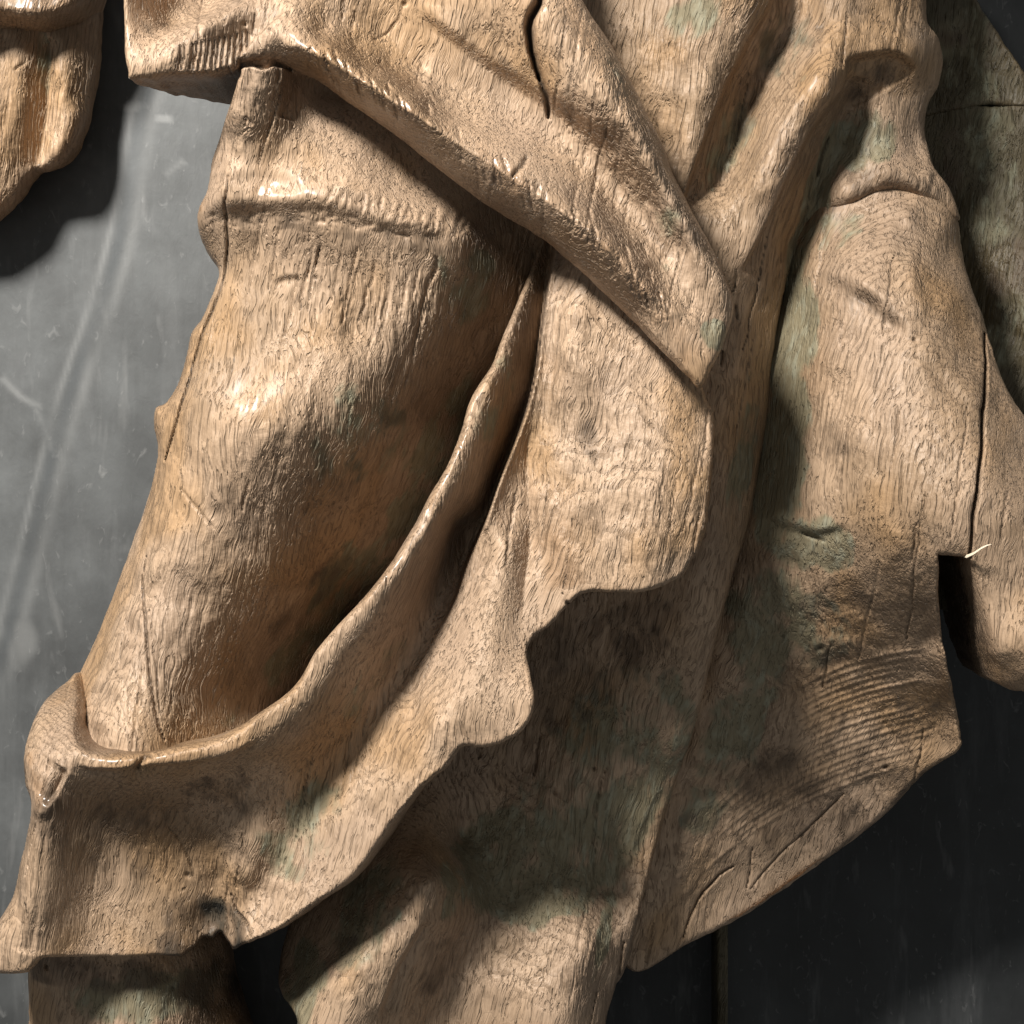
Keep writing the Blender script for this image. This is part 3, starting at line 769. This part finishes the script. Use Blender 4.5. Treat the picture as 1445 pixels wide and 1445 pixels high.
E_str = [
    ([(1100, -60), (1090, 0), (1059, 55), (1028, 114), (1003, 175), (978, 240), (960, 300)], -13, 34, 8, 26, 0.1, 2.5),
    ([(1198, 92), (1186, 131), (1148, 180), (1119, 235), (1084, 311), (1046, 385)], -15, 30, 8, 26, 0.1, 2.5),
    ([(1190, 86), (1230, 78), (1262, 76), (1294, 94)], 4, 18, -12, 26, 0.2, 4),
    ([(1188, 152), (1225, 140), (1262, 118), (1296, 98)], -5, 14, 1, 12, 0.2, 4),
    ([(1188, 155), (1160, 230), (1140, 300), (1115, 352)], -6, 10, -4, 8, 0.2),
    ([(1005, 880), (990, 940), (970, 1000), (940, 1090), (912, 1150), (880, 1230), (845, 1320), (815, 1400), (800, 1470)], 3, 12, 4, 16, 0.15),
    ([(600, 1300), (581, 1332), (556, 1377), (534, 1440)], -14, 16, 8, 14, 0.15),
]
carve('robe', fig, E_out, E_cur, E_str, [([(1172, 190), (1160, 222), (1155, 245)], 2.5, 7), ([(1039, 430), (1040, 450)], 2, 5), ([(1020, 495), (1018, 515)], 2, 5), ([(880, 1330), (870, 1400), (868, 1440)], 2, 6)],
      holes=[(1220, 112, 3, 7), (1143, 347, 5, 8), (838, 1085, 4, 6), (845, 1120, 3, 5), (783, 1118, 3, 5), (1088, 25, 3, 5)], hair=30, rim=8, back=30, inset=14, seed=4, ragged=1.4,
      stain_shade=[(1120, 40, 60, 50, 0, 0.45), (1070, 130, 30, 80, 30, 0.5), (1235, 112, 55, 18, -25, 0.6), (1255, 255, 60, 22, 0, 0.5), (860, 930, 110, 70, -30, 0.5), (760, 980, 60, 90, 20, 0.4), (900, 1330, 25, 90, 15, 0.6), (610, 1360, 26, 50, 25, 0.6), (480, 1350, 20, 40, 30, 0.5)],  # shade of troughs, undercuts and the hanging panel painted in as blobs
      patina=[(1128, 360, 24, 70, 15, 1.2), (1155, 270, 20, 80, 15, 1.1), (1215, 195, 45, 45, 0, 0.9), (1030, 200, 30, 70, 25, 0.6), (1110, 60, 40, 60, 20, 0.5), (1050, 640, 18, 130, 10, 0.7), (900, 1050, 110, 110, 0, 0.65), (770, 1200, 160, 90, -20, 0.9), (850, 1120, 110, 120, 0, 0.6), (900, 1150, 30, 140, 20, 0.9), (520, 1290, 40, 80, 35, 0.7), (430, 1390, 30, 60, 20, 0.9), (980, 30, 60, 30, -20, 0.5), (850, 1330, 12, 60, 12, 0.9)],
      worn=[([(1180, 100), (1130, 180), (1080, 300)], 14, 0.5), ([(600, 1260), (585, 1320), (555, 1370)], 9, 0.6)])

# ---- rear skirt on the right with the split
F_out = [(1000, 280, 6), (1150, 220, 6), (1300, 220, 8), (1340, 270, 14), (1357, 311, 20), (1362, 346, 24), (1377, 398, 26), (1392, 440, 26), (1402, 478, 24), (1415, 519, 20), (1445, 575, 20), (1500, 650, 24), (1560, 760, 30), (1560, 1010, 6), (1490, 986, 4),
         (1445, 976, 3), (1422, 971, 3), (1412, 962, 3), (1400, 910, 4), (1384, 841, 4), (1373, 798, 4), (1370, 786, 3), (1370, 786, 3), (1345, 784, 3), (1325, 782, 3), (1325, 782, 3), (1325, 850, 4), (1334, 930, 5), (1341, 962, 6), (1352, 1005, 7), (1358, 1035, 8), (1356, 1058, 8),
         (1308, 1092, 12), (1256, 1147, 14), (1187, 1202, 14), (1142, 1233, 14), (1083, 1275, 14), (1025, 1309, 12), (973, 1334, 12), (940, 1355, 10), (903, 1373, 8), (880, 1360, 6), (840, 1280, 6), (900, 1000, 6), (980, 700, 6)]
F_cur = [
    [(1010, 300, 140), (1000, 600, 130), (960, 800, 110), (900, 1050, 90), (860, 1280, 80)],
    [(1120, 420, 216), (1105, 520, 220), (1095, 620, 220), (1075, 740, 208), (1050, 850, 170), (1010, 1000, 108), (970, 1120, 82), (930, 1250, 74), (905, 1350, 56)],
    [(1160, 250, 218), (1240, 250, 238), (1310, 270, 224)],
    [(1170, 350, 240), (1160, 420, 255), (1150, 500, 262), (1145, 600, 262), (1130, 700, 250)],
    [(1220, 312, 246), (1280, 305, 250), (1330, 322, 230), (1352, 350, 205)],
    [(1240, 380, 285), (1290, 400, 290), (1345, 420, 268), (1380, 450, 235)],
    [(1230, 500, 305), (1300, 520, 315), (1370, 560, 300), (1410, 590, 278), (1450, 650, 255)],
    [(1220, 640, 312), (1300, 670, 330), (1380, 690, 324), (1440, 720, 300), (1520, 800, 275)],
    [(1120, 790, 212), (1180, 770, 262), (1260, 780, 296), (1320, 790, 302), (1380, 800, 302), (1440, 840, 294)],
    [(1090, 900, 152), (1160, 900, 172), (1240, 900, 192), (1315, 900, 204)], [(1410, 920, 286), (1450, 950, 282), (1540, 980, 262)],
    [(1050, 1020, 98), (1120, 1020, 98), (1220, 1000, 108), (1330, 1000, 122)],
    [(1000, 1150, 66), (1080, 1120, 58), (1180, 1100, 60), (1280, 1070, 74), (1340, 1050, 90)],
    [(960, 1280, 42), (1040, 1230, 28), (1120, 1190, 24), (1220, 1140, 38)],
]
F_str = [
    ([(1150, 392), (1190, 400), (1230, 420), (1262, 450), (1290, 480)], 8, 26, -6, 24, 0.25, 12),
    ([(1390, 470), (1420, 530), (1450, 580)], 4, 16, -3, 20, 0.2),
    ([(1070, 728), (1110, 740), (1150, 752), (1200, 740)], 4, 16, -7, 20, 0.2, 8),
    ([(1290, 480), (1340, 540), (1400, 590)], 4, 26, -4, 26, 0.3, 12),
]
F_crk = [
    ([(1391, 470), (1392, 520), (1388, 580), (1385, 640), (1380, 690), (1373, 740), (1370, 786)], 2.4, 14),
    ([(1133, 752), (1148, 758), (1166, 764)], 2.2, 5),
    ([(963, 1325), (985, 1270), (1015, 1235), (1035, 1222)], 1.8, 6),
    ([(1058, 1256), (1100, 1206), (1150, 1160), (1190, 1120)], 1.5, 4),
    ([(1240, 1010), (1265, 1040), (1290, 1070)], 1.4, 2),
]
for k in range(19):   # raised growth rings on the cut lower end, broken and uneven
    r = random.Random(300 + k)
    o = k * 10.5 + r.uniform(-1.5, 1.5); t0 = r.uniform(0, 0.2); t1 = r.uniform(0.8, 1.0)
    full_r = catmull([(960 + o * 0.3, 1262 - o), (1040 + o * 0.2, 1190 - o * 0.97), (1130 + o * 0.1, 1135 - o * 0.93), (1220, 1098 - o * 0.88), (1300, 1072 - o * 0.82), (1352, 1052 - o * 0.75)], 4, False)
    n = len(full_r); seg = full_r[int(t0 * n):max(int(t1 * n), int(t0 * n) + 6)]
    am = r.uniform(1.3, 2.6)
    F_str.append(([tuple(q) for q in seg], am, 3.0, am * 0.6, 2.6, 0.15, 2.0))
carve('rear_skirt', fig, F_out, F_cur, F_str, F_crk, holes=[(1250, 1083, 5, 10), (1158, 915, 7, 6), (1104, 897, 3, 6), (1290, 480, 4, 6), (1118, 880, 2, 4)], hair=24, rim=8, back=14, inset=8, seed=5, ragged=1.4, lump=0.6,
      stain_shade=[(1160, 940, 60, 40, -20, 0.45), (1180, 850, 50, 40, 0, 0.5), (1150, 1120, 250, 110, -33, 0.42), (1230, 430, 50, 16, 30, 0.5),  (1180, 620, 50, 30, -40, 0.35)],  # lower blobs put the shade of the turned-under end into the colour
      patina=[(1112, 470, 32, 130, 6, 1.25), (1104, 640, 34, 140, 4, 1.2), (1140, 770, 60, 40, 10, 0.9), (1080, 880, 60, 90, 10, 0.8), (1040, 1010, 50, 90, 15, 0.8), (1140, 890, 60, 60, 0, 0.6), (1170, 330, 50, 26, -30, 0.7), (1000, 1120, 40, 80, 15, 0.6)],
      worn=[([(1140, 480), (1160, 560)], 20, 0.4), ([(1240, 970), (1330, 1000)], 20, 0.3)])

# splinter sticking out at the top of the split
spm = bpy.data.meshes.new('splinter')
sv = []; sf = []
path = [(1358, 783, 296), (1365, 785, 310), (1374, 781, 322), (1384, 774, 330), (1392, 770, 334), (1399, 768, 337)]
rad = [2.0, 2.2, 2.0, 1.6, 1.1, 0.3]
for (u, v, h), r in zip(path, rad):
    x, y = unproj(u, v, h)
    for k in range(6):
        a = k * math.pi / 3
        sv.append((x * PX + 0.3 * r * PX * math.cos(a), -h * PX + r * PX * math.sin(a), -y * PX + r * PX * math.cos(a)))
for i in range(len(path) - 1):
    for k in range(6): sf.append((i * 6 + k, i * 6 + (k + 1) % 6, i * 6 + 6 + (k + 1) % 6, i * 6 + 6 + k))
sf += [tuple(range(5, -1, -1)), tuple(range(30, 36))]
spm.from_pydata(sv, [], sf)
SPL = bpy.data.materials.new('raw_splinter'); SPL.use_nodes = True
SPL.node_tree.nodes['Principled BSDF'].inputs['Base Color'].default_value = (0.72, 0.62, 0.48, 1)
spm.materials.append(SPL)
spo = bpy.data.objects.new('splinter', spm); scene.collection.objects.link(spo); spo.parent = fig
spo['label'] = 'pale bent splinter at the top of the dark split'

# ---- mantle thrown diagonally across the top
A_out = [(172, -260, 14, 60, 20), (171, -80, 14, 60, 20), (172, 0, 12, 60, 20), (173, 40, 12, 50, 20), (175, 75, 10, 40, 20), (180, 100, 8, 35, 14), (184, 110, 5, 40, 4), (200, 109, 3, 80, 5), (240, 106, 3, 150, 6), (290, 104, 3, 190, 6), (318, 98, 3, 200, 4), (334, 93, 4, 190, 4), (338, 84, 5, 90, 8), (365, 84, 6, 60, 8), (390, 84, 8, 50, 10), (420, 98, 12, 40, 14),
         (450, 112, 16), (488, 139, 18), (554, 184, 18), (623, 239, 18), (692, 289, 18), (761, 331, 16), (796, 359, 14), (841, 400, 14), (893, 450, 11), (945, 504, 9), (973, 533, 7), (988, 549, 5), (999, 532, 7), (1013, 505, 9), (1028, 470, 12),
         (1037, 425, 12), (1014, 363, 14), (980, 298, 16), (950, 235, 18), (934, 194, 18), (900, 125, 18), (865, 59, 18), (826, 0, 18), (780, -90, 18), (720, -260, 18)]
A_cur = [
    [(180, -240, 400), (182, -60, 415), (180, 20, 418), (182, 70, 420), (190, 104, 424)],
    [(225, -60, 360), (222, 10, 366), (240, 30, 362), (290, 15, 364), (330, -15, 372)],
    [(200, 92, 428), (240, 62, 430), (290, 38, 428), (340, 18, 424), (390, -10, 420), (450, -80, 420)],
    [(230, 100, 428), (280, 92, 428), (320, 88, 426)], [(300, 62, 424), (350, 45, 418)],
    [(345, 76, 424), (380, 64, 440), (415, 72, 450), (450, 88, 456), (495, 106, 460), (554, 150, 464), (623, 196, 466), (699, 244, 466), (744, 268, 466), (796, 304, 464), (838, 341, 462), (896, 402, 456), (941, 450, 448), (975, 500, 440)],
    [(345, 86, 424), (380, 84, 426), (420, 92, 428), (488, 136, 430), (554, 181, 430), (623, 236, 430), (692, 285, 430), (761, 326, 428), (841, 394, 426), (893, 442, 424)],
    [(450, 40, 436), (520, 80, 436), (600, 130, 436), (690, 180, 436), (770, 225, 436), (840, 290, 438), (900, 350, 438), (960, 430, 438)],
    [(450, -60, 424), (520, 0, 426), (580, 40, 424), (650, 82, 422), (720, 122, 420), (790, 168, 420), (850, 215, 424), (900, 270, 430), (960, 350, 436)],
    [(560, -200, 440), (600, -60, 444), (650, 0, 446), (700, 40, 450), (760, 90, 454), (830, 150, 456), (880, 200, 452)],
    [(680, -200, 460), (730, -60, 470), (775, 10, 474), (815, 60, 474), (855, 125, 470), (895, 195, 464), (935, 270, 454), (975, 340, 446), (1010, 410, 438), (1010, 450, 430)],
    [(820, 10, 452), (862, 75, 450), (900, 150, 446), (945, 240, 440), (1000, 350, 430)],
    [(300, -240, 390), (420, -240, 420)],
]
A_str = [
    ([(575, 0), (616, 35), (692, 90), (761, 135), (830, 180), (872, 222)], 7, 18, -7, 18, 0.25, 9),
    ([(200, 70), (240, 46), (300, 26), (350, 2)], -9, 16, 3, 12, 0.2),
    ([(395, 62), (450, 82), (554, 146), (699, 240), (838, 336), (941, 446)], 5, 9, 3, 9, 0.1),
    ([(338, 80), (352, 62), (378, 36), (405, 14)], -6, 14, 3, 14, 0.2),
]
A_crk = [
    ([(766, -60), (761, 0), (748, 28), (752, 69), (761, 107)], 4.6, 26), ([(760, 100), (766, 120), (773, 138), (775, 163)], 3.4, 14),
    ([(744, 222), (736, 236), (723, 250)], 3.0, 6), ([(570, 4), (560, 30), (545, 48), (528, 56)], 1.4, 3),
]
for k in range(13):
    u = 250 + 8 * k + random.Random(k).uniform(-2, 2)
    A_crk.append(([(u + 4, 62 - 1.6 * k), (u + 2, 80 - k), (u, 98 - 0.2 * k)], 1.8, 5.0))
for k in range(70):   # open fibres along the rolled edges
    r = random.Random(100 + k)
    t = r.random(); path = [(430, 84), (554, 152), (699, 246), (838, 344), (941, 452)]
    i = min(3, int(t * 4)); f = t * 4 - i
    u = path[i][0] * (1 - f) + path[i + 1][0] * f + r.uniform(-14, 18); v = path[i][1] * (1 - f) + path[i + 1][1] * f + r.uniform(-26, 8)
    A_crk.append(([(u, v - 9), (u + 3, v), (u + 5, v + 10)], 1.5, 3.0))
carve('mantle', fig, A_out, A_cur, A_str, A_crk, holes=[(345, 33, 3, 8), (571, 4, 4, 8), (640, 50, 2, 4), (790, 190, 3, 4)], hair=26, rim=10, thick=34, inset=16, seed=6, ragged=1.4,
      stain_shade=[(700, 85, 60, 8, 38, 0.45), (830, 180, 50, 9, 40, 0.55), (275, 80, 40, 14, -20, 0.35), (300, 20, 60, 10, -20, 0.4), (230, 40, 30, 20, 0, 0.35), (790, 60, 25, 40, 30, 0.3)],  # shade in the left hollow and along the roll crease is painted in
      patina=[(1010, 470, 18, 20, 0, 0.8), (880, 120, 10, 60, -28, 0.4), (940, 330, 40, 60, -30, 0.3)],
      worn=[([(395, 68), (450, 88), (554, 152), (699, 246), (838, 344), (941, 455), (975, 505)], 17, 1.0), ([(790, -20), (830, 50), (870, 120), (910, 190), (950, 270)], 20, 0.75), ([(720, -40), (760, 20), (800, 90)], 22, 0.5), ([(930, 470), (970, 515)], 22, 0.9)])

# ------------------------------------------------------------------ board behind, far right
board = thing('backing_board', 'green-brown rough board in shadow behind the figure, right edge of the picture', 'board', (0, 0, CZ))
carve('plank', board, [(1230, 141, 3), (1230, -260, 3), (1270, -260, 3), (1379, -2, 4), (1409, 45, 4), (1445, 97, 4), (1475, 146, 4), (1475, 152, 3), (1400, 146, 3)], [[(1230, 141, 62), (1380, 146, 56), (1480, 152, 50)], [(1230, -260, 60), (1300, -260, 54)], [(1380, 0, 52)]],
      rim=3, back=8, inset=2, seed=8, mat=WOOD_BACK, patina=[(1360, 80, 60, 90, 0, 0.6)], stain_shade=[(1345, 30, 30, 50, 0, 0.5)])
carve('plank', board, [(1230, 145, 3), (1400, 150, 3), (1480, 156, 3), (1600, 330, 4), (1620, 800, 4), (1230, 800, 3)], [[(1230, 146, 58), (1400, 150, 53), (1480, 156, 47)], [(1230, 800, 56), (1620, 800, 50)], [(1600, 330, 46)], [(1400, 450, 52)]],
      rim=3, back=8, inset=2, seed=9, mat=WOOD_BACK, patina=[(1390, 250, 50, 140, 0, 0.6), (1430, 480, 40, 70, 0, 0.6)], stain_shade=[(1345, 230, 20, 60, 0, 0.7), (1425, 380, 40, 50, 0, 0.5)])

# ------------------------------------------------------------------ the neighbouring carving, top left
nb = thing('carved_drapery', 'small fluted oak drapery end with two lobes hanging in the top left corner', 'carving', (0, 0, CZ))
carve('lobed_tail', nb, [(-140, -120, 14), (120, -120, 14), (139, -40, 14), (140, 0, 14), (138, 42, 14), (137, 76, 14), (131, 114, 14), (121, 152, 14), (100, 201, 14), (83, 225, 12), (62, 238, 10), (48, 240, 8), (36, 252, 10), (24, 271, 12), (0, 295, 14), (-40, 320, 14), (-140, 300, 14)],
      [[(-120, -100, 90), (-120, 280, 95)], [(0, -100, 90), (10, 60, 100), (20, 140, 108), (10, 240, 104), (-30, 300, 95)], [(30, 60, 106), (35, 150, 108), (28, 230, 96)], [(62, 70, 94), (60, 140, 88), (50, 225, 84)], [(95, 60, 108), (92, 130, 110), (75, 210, 100)], [(135, 40, 88), (125, 130, 88)], [(130, -100, 90)]],
      [([(66, 50), (64, 110), (60, 170), (48, 236)], -9, 9, -4, 8, 0.12)], [([(20, 98), (28, 92), (36, 86)], 2, 4)], rim=14, back=14, inset=12, seed=10, worn=[([(110, 170), (95, 200)], 12, 0.6)], patina=[(62, 90, 10, 50, 0, 0.7)], stain_shade=[(60, 20, 80, 18, 0, 0.5)])  # dark strip paints the shadow under the turned edge
carve('turned_edge', nb, [(-140, -120, 10), (150, -120, 10), (125, -30, 10), (108, 0, 10), (84, 14, 9), (62, 20, 9), (40, 21, 9), (10, 17, 9), (-40, 14, 9), (-140, 20, 9)],
      [[(-120, -100, 150), (0, -100, 150), (130, -100, 150)], [(-100, 0, 165), (0, 0, 165), (50, 5, 166), (90, 0, 160)]], [], [], rim=10, thick=80, inset=-6, seed=11, worn=[([(20, 8), (60, 10), (95, 0)], 10, 0.8)])
